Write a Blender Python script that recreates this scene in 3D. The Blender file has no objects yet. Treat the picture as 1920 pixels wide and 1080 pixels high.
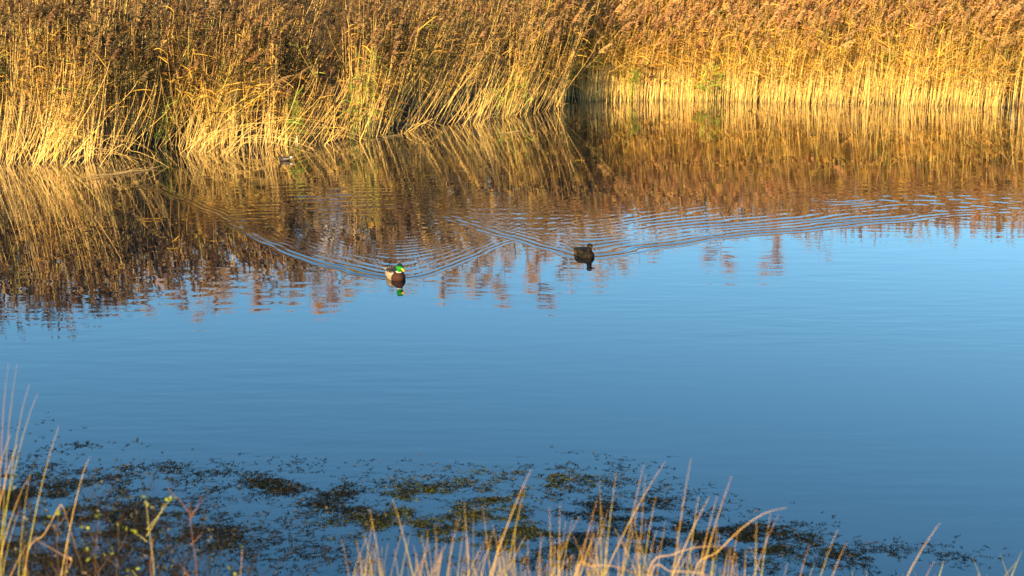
import bpy, math, random
import numpy as np
from mathutils import Vector, Matrix

PI = math.pi
R = math.radians
rng = np.random.default_rng(7)
random.seed(7)

# ------------------------------------------------------------------ camera
sc = bpy.context.scene
CAM_H = 5.0
FPX = 2667.0                       # focal length in pixels of a 1920 wide picture (50 mm)
PITCH = R(15.3)
cam_d = bpy.data.cameras.new("camera")
cam_d.lens = 50.0
cam_d.sensor_width = 36.0
cam_d.clip_start = 0.1
cam_d.clip_end = 3000
cam_d.dof.use_dof = True
cam_d.dof.focus_distance = 21.0
cam_d.dof.aperture_fstop = 3.2
cam = bpy.data.objects.new("camera", cam_d)
cam.location = (0, 0, CAM_H)
cam.rotation_euler = (R(90) - PITCH, 0, 0)
sc.collection.objects.link(cam)
sc.camera = cam

# ------------------------------------------------------------------ sky and sun
SUN_EL = R(21)
SUN_AZ = R(-149)                   # compass style, from +Y towards +X: left and behind the camera
w = bpy.data.worlds.new("World")
sc.world = w
w.use_nodes = True
nt = w.node_tree
nt.nodes.clear()
sky = nt.nodes.new("ShaderNodeTexSky")
sky.sky_type = 'NISHITA'
sky.sun_disc = False
sky.sun_elevation = SUN_EL
sky.sun_rotation = SUN_AZ
sky.air_density = 1.0
sky.dust_density = 0.1
sky.ozone_density = 2.0
bg = nt.nodes.new("ShaderNodeBackground")
bg.inputs[1].default_value = 0.076
wo = nt.nodes.new("ShaderNodeOutputWorld")
tintn = nt.nodes.new("ShaderNodeVectorMath"); tintn.operation = 'MULTIPLY'
tintn.inputs[1].default_value = (0.68, 1.17, 1.46)
sep = nt.nodes.new("ShaderNodeSeparateColor"); com = nt.nodes.new("ShaderNodeCombineColor")
nt.links.new(sky.outputs[0], sep.inputs[0])
for ch, pw in enumerate((1.1, 0.95, 0.85)):
    pn = nt.nodes.new("ShaderNodeMath"); pn.operation = 'POWER'; pn.inputs[1].default_value = pw
    nt.links.new(sep.outputs[ch], pn.inputs[0]); nt.links.new(pn.outputs[0], com.inputs[ch])
nt.links.new(com.outputs[0], tintn.inputs[0])
nt.links.new(tintn.outputs[0], bg.inputs[0])
nt.links.new(bg.outputs[0], wo.inputs[0])

sd = bpy.data.lights.new("sun", 'SUN')
sd.energy = 5.0
sd.angle = R(0.5)
sd.color = (1.0, 0.71, 0.34)
sun = bpy.data.objects.new("sun", sd)
to_sun = Vector((math.sin(SUN_AZ) * math.cos(SUN_EL), math.cos(SUN_AZ) * math.cos(SUN_EL), math.sin(SUN_EL)))
sun.rotation_euler = (-to_sun).to_track_quat('-Z', 'Y').to_euler()
sc.collection.objects.link(sun)

sc.view_settings.view_transform = 'Standard'
sc.view_settings.look = 'None'
sc.view_settings.exposure = 1.88
sc.view_settings.gamma = 1.0
sc.render.engine = 'CYCLES'

# ------------------------------------------------------------------ helpers
COL = sc.collection
CP, SP = math.cos(PITCH), math.sin(PITCH)

def ray(u, v):
    a = (u - 960.0) / FPX
    b = (540.0 - v) / FPX
    # camera axes: right = X, forward = (0,CP,-SP), up = (0,SP,CP)
    return a, CP + b * SP, -SP + b * CP

def ground(u, v, z=0.0):
    dx, dy, dz = ray(u, v)
    t = (z - CAM_H) / dz
    return dx * t, dy * t

def at_y(u, v, Y):
    dx, dy, dz = ray(u, v)
    t = Y / dy
    return np.array([dx * t, Y, CAM_H + dz * t])

def tag(o, label=None, cat=None, group=None, kind=None):
    if label: o["label"] = label
    if cat: o["category"] = cat
    if group: o["group"] = group
    if kind: o["kind"] = kind
    return o

def empty(name, loc, rz=0.0):
    o = bpy.data.objects.new(name, None)
    o.location = loc
    o.rotation_euler = (0, 0, rz)
    o.empty_display_size = 0.1
    COL.objects.link(o)
    return o

def build(name, verts, faces, mats, parent=None, colors=None, midx=None, smooth=False):
    """verts (n,3); faces list of int arrays (m,k); colors (n,3) point colours"""
    me = bpy.data.meshes.new(name)
    verts = np.asarray(verts, dtype=np.float32)
    if not isinstance(faces, list): faces = [faces]
    faces = [np.asarray(f, dtype=np.int32) for f in faces if len(f)]
    me.vertices.add(len(verts))
    me.vertices.foreach_set("co", verts.ravel())
    tot = sum(f.size for f in faces)
    nf = sum(len(f) for f in faces)
    me.loops.add(tot)
    me.loops.foreach_set("vertex_index", np.concatenate([f.ravel() for f in faces]))
    me.polygons.add(nf)
    sizes = np.concatenate([np.full(len(f), f.shape[1], dtype=np.int32) for f in faces])
    starts = np.concatenate([[0], np.cumsum(sizes)[:-1]]).astype(np.int32)
    me.polygons.foreach_set("loop_start", starts)
    me.polygons.foreach_set("loop_total", sizes)
    if midx is not None:
        me.polygons.foreach_set("material_index", np.asarray(midx, dtype=np.int32))
    me.polygons.foreach_set("use_smooth", np.full(nf, bool(smooth)))
    me.update(calc_edges=True)
    me.validate()
    if colors is not None:
        ca = me.attributes.new("tint", 'FLOAT_COLOR', 'POINT')
        c4 = np.ones((len(verts), 4), dtype=np.float32)
        c4[:, :3] = colors
        ca.data.foreach_set("color", c4.ravel())
    if not isinstance(mats, (list, tuple)): mats = [mats]
    for m in mats: me.materials.append(m)
    o = bpy.data.objects.new(name, me)
    COL.objects.link(o)
    if parent is not None: o.parent = parent
    return o

class Acc:
    """collects vertex blocks, faces, colours, material indices"""
    def __init__(s): s.v = []; s.f = {}; s.c = []; s.n = 0; s.order = []
    def add(s, v, f, c, m=0):
        v = np.asarray(v, dtype=np.float32).reshape(-1, 3)
        f = np.asarray(f, dtype=np.int64) + s.n
        c = np.broadcast_to(np.asarray(c, dtype=np.float32), (len(v), 3)) if np.ndim(c) < 2 else np.asarray(c, dtype=np.float32)
        s.v.append(v); s.c.append(c); s.order.append((f, m)); s.n += len(v)
    def build(s, name, mats, parent=None, smooth=False):
        if not s.v: return None
        fs = [f for f, m in s.order]
        mi = np.concatenate([np.full(len(f), m) for f, m in s.order])
        return build(name, np.concatenate(s.v), fs, mats, parent, np.concatenate(s.c), mi, smooth)

def ribbons(P, W, side):
    """P (n,k,3) centre lines, W (n,k) half widths, side (n,3) or (n,k,3) width direction -> verts, quads"""
    n, k, _ = P.shape
    if side.ndim == 2: side = side[:, None, :]
    A = P - side * W[..., None]
    B = P + side * W[..., None]
    V = np.stack([A, B], axis=2).reshape(n, k * 2, 3)
    i = np.arange(k - 1)
    q = np.stack([2 * i, 2 * i + 1, 2 * i + 3, 2 * i + 2], axis=1)
    F = (q[None] + (np.arange(n) * 2 * k)[:, None, None]).reshape(-1, 4)
    return V.reshape(-1, 3), F

def tubes(P, Rad, sides=3):
    """P (n,k,3), Rad (n,k) -> prisms (mostly upright) """
    n, k, _ = P.shape
    T = np.gradient(P, axis=1)
    T /= np.linalg.norm(T, axis=2, keepdims=True) + 1e-9
    ref = np.zeros_like(T); ref[..., 1] = 1.0
    A = np.cross(T, ref); A /= np.linalg.norm(A, axis=2, keepdims=True) + 1e-9
    B = np.cross(T, A)
    ang = np.arange(sides) * 2 * PI / sides + 0.5
    V = P[:, :, None, :] + Rad[:, :, None, None] * (np.cos(ang)[None, None, :, None] * A[:, :, None, :] + np.sin(ang)[None, None, :, None] * B[:, :, None, :])
    q = []
    for i in range(k - 1):
        for j in range(sides):
            j2 = (j + 1) % sides
            q.append((i * sides + j, i * sides + j2, (i + 1) * sides + j2, (i + 1) * sides + j))
    q = np.array(q)
    F = (q[None] + (np.arange(n) * sides * k)[:, None, None]).reshape(-1, 4)
    return V.reshape(-1, 3), F

def unit(v):
    return v / (np.linalg.norm(v, axis=-1, keepdims=True) + 1e-9)

def smooth_noise(x, y, seed, scale):
    """cheap value noise, 0..1"""
    x = np.asarray(x, float) / scale + 1000.0 + seed * 17.3
    y = np.asarray(y, float) / scale + 1000.0 + seed * 31.7
    xi = np.floor(x).astype(np.int64); yi = np.floor(y).astype(np.int64)
    fx = x - xi; fy = y - yi
    fx = fx * fx * (3 - 2 * fx); fy = fy * fy * (3 - 2 * fy)
    def h(a, b):
        n = (a * 374761393 + b * 668265263 + seed * 1442695041) & 0x7fffffff
        n = ((n ^ (n >> 13)) * 1274126177) & 0x7fffffff
        n = n ^ (n >> 16)
        return (n % 100003) / 100003.0
    return (h(xi, yi) * (1 - fx) + h(xi + 1, yi) * fx) * (1 - fy) + (h(xi, yi + 1) * (1 - fx) + h(xi + 1, yi + 1) * fx) * fy

# ------------------------------------------------------------------ materials
def mat(name):
    m = bpy.data.materials.new(name)
    m.use_nodes = True
    return m, m.node_tree, m.node_tree.nodes["Principled BSDF"]

def attr_mat(name, rough=0.7, transl=0.0, noise=0.0, nscale=60, spec=0.3):
    m, t, p = mat(name)
    a = t.nodes.new("ShaderNodeAttribute"); a.attribute_name = "tint"
    out = a.outputs["Color"]
    if noise:
        tc = t.nodes.new("ShaderNodeTexCoord")
        n = t.nodes.new("ShaderNodeTexNoise"); n.inputs["Scale"].default_value = nscale
        n.inputs["Detail"].default_value = 4
        t.links.new(tc.outputs["Object"], n.inputs["Vector"])
        mr = t.nodes.new("ShaderNodeMapRange")
        mr.inputs["From Min"].default_value = 0.3; mr.inputs["From Max"].default_value = 0.7
        mr.inputs["To Min"].default_value = 1 - noise; mr.inputs["To Max"].default_value = 1 + noise
        t.links.new(n.outputs["Fac"], mr.inputs["Value"])
        vm = t.nodes.new("ShaderNodeVectorMath"); vm.operation = 'SCALE'
        t.links.new(out, vm.inputs[0]); t.links.new(mr.outputs[0], vm.inputs["Scale"])
        out = vm.outputs[0]
    t.links.new(out, p.inputs["Base Color"])
    p.inputs["Roughness"].default_value = rough
    p.inputs["Specular IOR Level"].default_value = spec
    if transl:
        tr = t.nodes.new("ShaderNodeBsdfTranslucent")
        t.links.new(out, tr.inputs["Color"])
        mx = t.nodes.new("ShaderNodeMixShader"); mx.inputs[0].default_value = transl
        o = t.nodes["Material Output"]
        t.links.new(p.outputs[0], mx.inputs[1]); t.links.new(tr.outputs[0], mx.inputs[2])
        t.links.new(mx.outputs[0], o.inputs["Surface"])
    return m

M_stem = attr_mat("reed_stem", 0.45, 0, 0.18, 30)
M_leaf = attr_mat("reed_leaf", 0.6, 0.25)
M_plume = attr_mat("reed_plume", 0.95, 0.5, spec=0.05)
M_grass = attr_mat("grass_blade", 0.5, 0.15)
M_weed = attr_mat("water_weed", 0.6, 0.1, spec=0.1)
M_bark = attr_mat("bark", 0.85, 0, 0.3, 4)
M_twig = attr_mat("twig", 0.85, spec=0.08)
M_feather = attr_mat("feather", 0.7, 0, 0.25, 140, 0.1)

# ground
M_ground, t, p = mat("mud_and_litter")
tc = t.nodes.new("ShaderNodeTexCoord")
n1 = t.nodes.new("ShaderNodeTexNoise"); n1.inputs["Scale"].default_value = 3; n1.inputs["Detail"].default_value = 10
t.links.new(tc.outputs["Object"], n1.inputs["Vector"])
cr = t.nodes.new("ShaderNodeValToRGB")
cr.color_ramp.elements[0].position = 0.35; cr.color_ramp.elements[0].color = (0.018, 0.012, 0.007, 1)
cr.color_ramp.elements[1].position = 0.7; cr.color_ramp.elements[1].color = (0.10, 0.065, 0.028, 1)
t.links.new(n1.outputs["Fac"], cr.inputs["Fac"])
t.links.new(cr.outputs[0], p.inputs["Base Color"])
p.inputs["Roughness"].default_value = 0.95
bp = t.nodes.new("ShaderNodeBump"); bp.inputs["Strength"].default_value = 0.6; bp.inputs["Distance"].default_value = 0.05
t.links.new(n1.outputs["Fac"], bp.inputs["Height"]); t.links.new(bp.outputs[0], p.inputs["Normal"])

# water
M_water, t, p = mat("pond_water")
p.inputs["Base Color"].default_value = (0.0, 0.004, 0.012, 1)
p.inputs["Roughness"].default_value = 0.015
p.inputs["IOR"].default_value = 1.46
tc = t.nodes.new("ShaderNodeTexCoord")
def wnoise(sx, sy, detail, rot=0.0, dist=0.0):
    mp = t.nodes.new("ShaderNodeMapping")
    mp.inputs["Scale"].default_value = (sx, sy, 1)
    mp.inputs["Rotation"].default_value = (0, 0, rot)
    n = t.nodes.new("ShaderNodeTexNoise"); n.noise_dimensions = '2D'
    n.inputs["Scale"].default_value = 1.0; n.inputs["Detail"].default_value = detail
    n.inputs["Distortion"].default_value = dist
    t.links.new(tc.outputs["Object"], mp.inputs["Vector"]); t.links.new(mp.outputs[0], n.inputs["Vector"])
    return n.outputs["Fac"]
def bump(h, dist, prev=None, strength=1.0, sfac=None):
    b = t.nodes.new("ShaderNodeBump"); b.inputs["Strength"].default_value = strength
    b.inputs["Distance"].default_value = dist
    t.links.new(h, b.inputs["Height"])
    if sfac is not None: t.links.new(sfac, b.inputs["Strength"])
    if prev is not None: t.links.new(prev, b.inputs["Normal"])
    return b.outputs[0]
# wind patches: where the surface is a little rougher
patch = wnoise(0.12, 0.35, 2)
mr = t.nodes.new("ShaderNodeMapRange")
mr.inputs["From Min"].default_value = 0.35; mr.inputs["From Max"].default_value = 0.65
mr.inputs["To Min"].default_value = 0.08; mr.inputs["To Max"].default_value = 1.0
t.links.new(patch, mr.inputs["Value"])
b1 = bump(wnoise(1.0, 4.5, 1, R(4)), 0.0016, None, 1.0, mr.outputs[0])     # gentle long ripples
b2 = bump(wnoise(4.0, 13.0, 1, R(-6)), 0.00035, b1, 1.0, mr.outputs[0])    # short ripples
b3 = bump(wnoise(16.0, 30.0, 1, R(10)), 0.00012, b2, 1.0, mr.outputs[0])
t.links.new(b3, p.inputs["Normal"])
p.inputs["Specular IOR Level"].default_value = 0.0
p.inputs["Roughness"].default_value = 0.6
gl = t.nodes.new("ShaderNodeBsdfGlossy"); gl.inputs["Roughness"].default_value = 0.012
t.links.new(b3, gl.inputs["Normal"])
fr = t.nodes.new("ShaderNodeFresnel"); fr.inputs["IOR"].default_value = 1.333
t.links.new(b3, fr.inputs["Normal"])
ma = t.nodes.new("ShaderNodeMath"); ma.operation = 'MULTIPLY_ADD'; ma.use_clamp = True
ma.inputs[1].default_value = 1.75; ma.inputs[2].default_value = 0.10
t.links.new(fr.outputs[0], ma.inputs[0])
mxw = t.nodes.new("ShaderNodeMixShader")
t.links.new(ma.outputs[0], mxw.inputs[0]); t.links.new(p.outputs[0], mxw.inputs[1]); t.links.new(gl.outputs[0], mxw.inputs[2])
t.links.new(mxw.outputs[0], t.nodes["Material Output"].inputs["Surface"])

# ------------------------------------------------------------------ shoreline of the far bank (image -> ground)
shore_px = [(-500, 330), (-250, 322), (0, 313), (80, 312), (170, 302), (240, 284), (330, 276), (430, 275), (520, 274), (600, 265),
            (660, 262), (705, 251), (780, 238), (850, 230), (905, 230), (950, 218), (1000, 209), (1052, 206), (1064, 191), (1150, 189),
            (1300, 189), (1450, 192), (1600, 196), (1750, 198), (1920, 201), (2150, 203), (2500, 205)]
_sx, _sy = [], []
for u, v in shore_px:
    x, y = ground(u, v); _sx.append(x); _sy.append(y)
_sx = np.array(_sx); _sy = np.array(_sy)
def shore(x): return np.interp(x, _sx, _sy)

# ------------------------------------------------------------------ ground sheet
gx = np.concatenate([np.linspace(-900, -40, 12)[:-1], np.linspace(-40, 40, 161), np.linspace(40, 900, 12)[1:]])
gy = np.concatenate([np.linspace(-600, -6, 10)[:-1], np.linspace(-6, 60, 166), np.linspace(60, 1500, 16)[1:]])
GX, GY = np.meshgrid(gx, gy)
def near_bank(x, y):
    # the slope under the camera falls to the water about nine metres out
    edge = 9.0 + 0.35 * np.sin(x * 0.6) + 0.3 * np.sin(x * 0.23 + 1) + 0.002 * x * x
    d = edge - y
    z = np.where(d > 0, 3.35 * (1 - np.exp(-d / 4.2)) ** 1.15, -0.25 * np.minimum(-d, 4))
    return z
def ground_z(x, y):
    zn = near_bank(x, y)
    d = y - shore(x)
    zf = np.clip(-0.10 + 0.28 * d, -0.9, 0.25)
    z = np.where(y < 14, np.maximum(zn, -0.9), zf)
    # pond ends beyond the sides
    side = np.clip((np.abs(x) - 30) / 6, 0, 1)
    z = np.maximum(z, -0.9 + side * 1.3)
    return z + 0.05 * (smooth_noise(x, y, 3, 1.2) - 0.5)
GZ = ground_z(GX, GY)
V = np.stack([GX, GY, GZ], -1).reshape(-1, 3)
nx, ny = len(gx), len(gy)
ii, jj = np.meshgrid(np.arange(nx - 1), np.arange(ny - 1))
a = (jj * nx + ii).ravel()
F = np.stack([a, a + 1, a + nx + 1, a + nx], 1)
g = build("ground", V, F, M_ground, smooth=True)
tag(g, kind="structure")

# ------------------------------------------------------------------ water: flat sheet with real waves where the ducks swim
X0, X1, Y0, Y1 = -11.0, 13.0, 15.5, 30.5
DX = 0.024
wx = np.arange(X0, X1 + 1e-6, DX); wy = np.arange(Y0, Y1 + 1e-6, DX)
WX, WY = np.meshgrid(wx, wy)
def px_curve(pts):
    q = [ground(u, v) for u, v in pts]
    return np.array([a for a, b in q]), np.array([b for a, b in q])
def smooth_interp(x, px, py):
    # sampled interpolation, softened so that crests have no kinks
    xs = np.linspace(px[0], px[-1], 400)
    ys = np.interp(xs, px, py)
    k = 17; ker = np.hanning(k + 2)[1:-1]; ker /= ker.sum()
    yp = np.pad(ys, k // 2, mode='reflect', reflect_type='odd')
    ys = np.convolve(yp, ker, 'valid')
    return np.interp(x, xs, ys)
def wake(front, apex_u, lam, amp_l, amp_r, reach_l, reach_r, depth_l, depth_r, seed, amp_in):
    fx, fy = px_curve(front)
    yf = smooth_interp(WX, fx, fy)
    ax, ay = ground(*apex_u)
    d = WY - yf                                   # distance behind the leading crest
    lat = WX - ax
    right = lat > 0
    d = d + 0.22 * (smooth_noise(WX, WY, seed, 0.9) - 0.5) + 0.12 * (smooth_noise(WX * 0.6, WY, seed + 2, 0.28) - 0.5)
    lm = lam * (1 + 0.12 * np.clip(d, 0, 4) * 0.4) * (1 + 0.22 * (smooth_noise(WX, WY * 1.5, seed + 13, 1.1) - 0.5))
    ph = 2 * PI * d / lm
    s = np.sin(ph) + 0.35 * np.sin(2 * ph + 0.8)
    front_ramp = np.clip((d + 0.10) / 0.16, 0, 1)
    amp_s = np.where(right, amp_r, amp_l); reach = np.where(right, reach_r, reach_l); dep = np.where(right, depth_r, depth_l)
    arm = amp_s * np.exp(-(np.maximum(d, 0) / dep) ** 1.3) * np.exp(-(np.abs(lat) / reach) ** 4)
    inner = amp_in * np.exp(-(np.maximum(d, 0) / 2.2) ** 2) * np.exp(-(lat / 3.2) ** 2)
    br = np.clip(1.9 * smooth_noise(WX * 0.7, WY * 1.3, seed + 17, 1.0) - 0.2, 0.15, 1.3) * (-0.15 + 1.35 * smooth_noise(WX, WY, seed + 5, 0.8) + 0.7 * smooth_noise(WX * 0.5, WY, seed + 9, 0.22))
    br = np.maximum(br, 0.85 * np.exp(-(d / 0.4) ** 2))
    near = np.exp(-(np.hypot(lat, WY - ay) / 0.16) ** 2)
    arm = arm * (0.45 + 0.55 * np.clip(np.abs(lat) / 0.9, 0, 1))
    return (arm + inner) * front_ramp * s * br * (1 - 0.7 * near)

drake_front = [(-100, 300), (300, 360), (380, 393), (440, 425), (480, 447), (540, 475), (620, 503), (700, 523), (740, 530), (775, 523), (830, 506), (890, 480), (950, 453), (1020, 436), (1120, 418), (1300, 395), (1700, 350), (2300, 300)]
hen_front = [(-200, 260), (400, 330), (600, 365), (760, 395), (830, 413), (900, 432), (960, 450), (1030, 470), (1070, 484), (1098, 488), (1130, 483), (1230, 469), (1320, 452), (1450, 440), (1600, 425), (1750, 409), (1920, 393), (2200, 372), (2600, 350)]
H = wake(drake_front, (740, 528), 0.205, 0.0082, 0.0034, 4.4, 1.6, 0.27, 0.40, 11, 0.0006)
H += wake(hen_front, (1096, 486), 0.21, 0.0046, 0.0036, 2.0, 6.0, 0.35, 1.4, 23, 0.0005)
# leftover crossing ripples further up the pond
def residual(cu, cv, sx, sy, amp, seed):
    cx, cy = ground(cu, cv)
    e = np.exp(-((WX - cx) / sx) ** 2 - ((WY - cy) / sy) ** 2)
    h = 0
    r = np.random.default_rng(seed)
    for k in range(7):
        lam = r.uniform(0.16, 0.42); th = r.normal(PI / 2, 0.35); ph = r.uniform(0, 6.28)
        h = h + np.sin(2 * PI / lam * (WX * math.cos(th) + WY * math.sin(th)) + ph) * lam
    return amp * e * h
H += residual(640, 372, 1.6, 1.5, 0.0026, 1)
H += residual(455, 410, 0.5, 0.7, 0.0035, 2)
H += residual(950, 410, 2.0, 1.2, 0.0012, 3)
H += residual(1800, 375, 2.0, 1.2, 0.0022, 4)
H += residual(350, 540, 3.0, 1.6, 0.00035, 5)
edge = np.minimum(np.minimum(WX - X0, X1 - WX), np.minimum(WY - Y0, Y1 - WY))
H *= np.clip(edge / 1.2, 0, 1)
nx, ny = len(wx), len(wy)
V = np.stack([WX, WY, H], -1).reshape(-1, 3)
ii, jj = np.meshgrid(np.arange(nx - 1), np.arange(ny - 1))
a = (jj * nx + ii).ravel()
F = np.stack([a, a + 1, a + nx + 1, a + nx], 1)
base = len(V)
x0, x1, y0, y1 = wx[0], wx[-1], wy[0], wy[-1]
OX, OYa, OYb = 60.0, 5.5, 46.0
ext = np.array([(-OX, OYa, 0), (OX, OYa, 0), (OX, OYb, 0), (-OX, OYb, 0), (x0, y0, 0), (x1, y0, 0), (x1, y1, 0), (x0, y1, 0)])
V = np.concatenate([V, ext])
F2 = np.array([(0, 1, 5, 4), (1, 2, 6, 5), (2, 3, 7, 6), (3, 0, 4, 7)]) + base
water = build("water", V, [F, F2], M_water, smooth=True)
tag(water, kind="structure")

# ------------------------------------------------------------------ reed bed
def reeds(acc, bx, by, bz, Ht, lean, leandir, rad, stem_col, leaf_col, plume_col, nleaf, nplume, leaf_len=0.48, plume_len=0.36, plume_keep=None, leaf_lo=0.42):
    n = len(bx)
    k = 7
    t = np.linspace(0, 1, k)[None, :]
    L = (lean * Ht)[:, None]
    curve = np.where(bx[:, None] < 1.2, 1 - (1 - t) ** 1.35, t ** 1.7)
    dxy = np.stack([np.cos(leandir), np.sin(leandir)], -1)
    wob = rng.normal(0, 0.012, (n, 2))
    P = np.zeros((n, k, 3))
    P[..., 0] = bx[:, None] + dxy[:, 0:1] * L * curve + wob[:, 0:1] * Ht[:, None] * np.sin(t * 5)
    P[..., 1] = by[:, None] + dxy[:, 1:2] * L * curve + wob[:, 1:2] * Ht[:, None] * np.sin(t * 4)
    P[..., 2] = bz[:, None] + (Ht[:, None] * t) * (1 - 0.42 * (lean[:, None] ** 2) * t)
    Rd = rad[:, None] * (1.0 - 0.55 * t)
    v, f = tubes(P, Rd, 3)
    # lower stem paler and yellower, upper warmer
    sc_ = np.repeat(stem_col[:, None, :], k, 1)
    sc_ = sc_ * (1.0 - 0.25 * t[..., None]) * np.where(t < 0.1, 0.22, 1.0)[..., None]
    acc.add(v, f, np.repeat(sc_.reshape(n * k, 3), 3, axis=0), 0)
    # leaves
    m = n * nleaf
    idx = np.repeat(np.arange(n), nleaf)
    tt = rng.uniform(leaf_lo, 0.98, m)
    fi = tt * (k - 1); i0 = np.clip(fi.astype(int), 0, k - 2); fr = (fi - i0)[:, None]
    p0 = P[idx, i0] * (1 - fr) + P[idx, i0 + 1] * fr
    up = unit(P[idx, i0 + 1] - P[idx, i0])
    az = leandir[idx] + rng.normal(0, 2.0, m)
    out = np.stack([np.cos(az), np.sin(az), np.zeros(m)], -1)
    ll = leaf_len * rng.uniform(0.5, 1.25, m)
    rise = rng.uniform(0.0, 1.2, m)[:, None]
    d0 = unit(out + up * rise)
    droop = rng.uniform(0.0, 1.3, m)
    kk = 5
    s = np.linspace(0, 1, kk)
    Q = np.zeros((m, kk, 3))
    for j, sj in enumerate(s):
        Q[:, j] = p0 + d0 * (ll * sj)[:, None]
        Q[:, j, 2] -= droop * ll * 0.55 * sj ** 2
    wprof = np.array([0.55, 1.0, 0.9, 0.6, 0.08])
    Wd = rng.uniform(0.005, 0.013, m)[:, None] * wprof[None]
    side = unit(np.cross(d0, np.array([0, 0, 1.0])) + rng.normal(0, 0.45, (m, 3)))
    v, f = ribbons(Q, Wd, side)
    lc = leaf_col[idx] * rng.uniform(0.7, 1.25, (m, 1))
    acc.add(v, f, np.repeat(lc, kk * 2, axis=0), 1)
    # plumes
    if nplume:
        keep = np.arange(n) if plume_keep is None else np.nonzero(plume_keep)[0]
        n2 = len(keep)
        m = n2 * nplume
        idx = np.repeat(keep, nplume)
        top = P[idx, -1]; axis = unit(P[idx, -1] - P[idx, -2])
        pl = (plume_len * rng.uniform(0.75, 1.3, n))[idx]
        nod = unit(np.stack([np.cos(leandir), np.sin(leandir), np.full(n, -0.15)], -1) + rng.normal(0, 0.25, (n, 3)))[idx]
        s0 = rng.uniform(0, 1, m)
        start = top + axis * (pl * s0)[:, None] * 0.8 + nod * (pl * s0 ** 2 * 0.35)[:, None]
        wide = (pl * 0.42) * (1 - 0.75 * s0) * rng.uniform(0.6, 1.2, m)
        rd = unit(rng.normal(0, 1, (m, 3)))
        dr = unit(axis * 1.0 + rd * 0.42 + nod * 0.55)
        kk = 3
        Q = np.zeros((m, kk, 3))
        for j, sj in enumerate(np.linspace(0, 1, kk)):
            Q[:, j] = start + dr * (wide * sj)[:, None]
            Q[:, j, 2] -= wide * 0.45 * sj ** 2
        Wd = rng.uniform(0.010, 0.017, m)[:, None] * np.array([0.6, 1.0, 0.25])[None]
        side = unit(np.cross(dr, rng.normal(0, 1, (m, 3))))
        v, f = ribbons(Q, Wd, side)
        pc = plume_col[idx] * rng.uniform(0.92, 1.08, (m, 1))
        acc.add(v, f, np.repeat(pc, kk * 2, axis=0), 2)
    return P

def top_height(x):
    # taller at the far left, a little lower at the right
    return np.interp(x, [-16, -10.0, -8.3, -6, -2, 1, 6, 14], [3.35, 3.3, 3.05, 3.05, 3.1, 3.15, 3.25, 3.25])

cand = 60000
x = rng.uniform(-19, 19, cand)
depth = np.where(rng.random(cand) < 0.36, rng.uniform(0, 1.6, cand) ** 1.0, rng.uniform(1.6, 17, cand))
y = shore(x) + depth
ymax = 47.0
ok = (y < ymax)
x, y, depth = x[ok], y[ok], depth[ok]
# density: clumps and holes
cl = smooth_noise(x, y, 41, 0.55) * 0.6 + smooth_noise(x, y, 42, 1.7) * 0.4
leftness = np.clip((1.2 - x) / 3.0, 0, 1)
prob = np.clip(np.where((leftness > 0.5) & (depth < 6.5), (cl - 0.41) * 5.0, (cl - 0.12) * 3.2), 0.05, 1)
prob *= np.where(depth < 1.6, 1.0, 0.62)
prob *= np.where(depth > 7, 1.25, 1.0)
# hollow behind the arching stems
hx0, hy0 = ground(590, 250)
hol = np.exp(-((x - hx0) / 0.75) ** 4 - ((y - (hy0 + 2.5)) / 2.5) ** 4)
prob *= 1 - 0.985 * hol
hx1, hy1 = ground(235, 285)
hol2 = np.exp(-((x - hx1) / 0.7) ** 4 - ((y - (hy1 + 4.6)) / 2.2) ** 4)
prob *= 1 - 0.95 * hol2
hx2, hy2 = ground(1078, 190)
hol3 = np.exp(-((x - hx2) / 0.22) ** 4 - ((y - (hy2 + 0.2)) / 0.9) ** 4)
prob *= 1 - 0.97 * hol3  # reeds cut away here to make the dark of the headland's shadow
xg_, yg_ = ground(290, 290)
prob = np.where((np.abs(x - xg_) < 1.1) & (depth < 2.4), np.maximum(prob, 0.75), prob)
ok = rng.random(len(x)) < prob * 0.72
x, y, depth, leftness = x[ok], y[ok], depth[ok], leftness[ok]
n = len(x)
print("reeds:", n)
# gentle gaps and scruffy front edge
Ht = top_height(x) * (1 + rng.normal(0, 0.06, n)) * (0.94 + 0.12 * smooth_noise(x, y, 51, 1.4))
short = (depth < 1.2) & (rng.random(n) < 0.22)
Ht = Ht * np.interp(depth, [0, 0.8, 2.0, 3.5], [0.62, 0.78, 0.95, 1.08]) * rng.choice([1, 1, 1, 0.82, 0.7], n)
Ht = np.where((np.abs(x - hx0) < 0.62) & (depth < 1.5), Ht * 0.5, Ht)
front_open = (x < 1.2) & (depth < 0.9) & (rng.random(n) < 0.6)
Ht = np.where(short, Ht * rng.uniform(0.35, 0.8, n), Ht)
lm = smooth_noise(x, y, 61, 1.1)
lean = np.where(x < 1.2, 0.04 + 0.50 * lm * np.clip((x + 15) / 6, 0.8, 1), 0.0 + 0.10 * lm) + np.abs(rng.normal(0, 0.10, n))
lean = lean * np.where(x < 1.2, 0.92, 1.0)
lean = lean * np.where((np.abs(x - hx0 + 0.7) < 1.1) & (depth < 3.5), 0.35, 1.0)
lean = np.clip(lean + np.where(rng.random(n) < 0.06, rng.uniform(0.1, 0.5, n), 0), 0.0, 0.95)
ld = np.where(x < 1.2, rng.normal(-0.2, 1.0, n), rng.normal(-0.6, 1.1, n))
rad = rng.uniform(0.0042, 0.0078, n)
def mixcol(c, n, v=0.2):
    return np.array(c)[None] * rng.uniform(1 - v, 1 + v, (n, 1)) * (1 + rng.normal(0, 0.05, (n, 3)))
scol = mixcol((0.60, 0.40, 0.125), n, 0.35)
lcol = mixcol((0.50, 0.29, 0.045), n, 0.5)
dk = rng.random(n) < np.where(x < 1.2, 0.42, 0.12)
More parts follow.
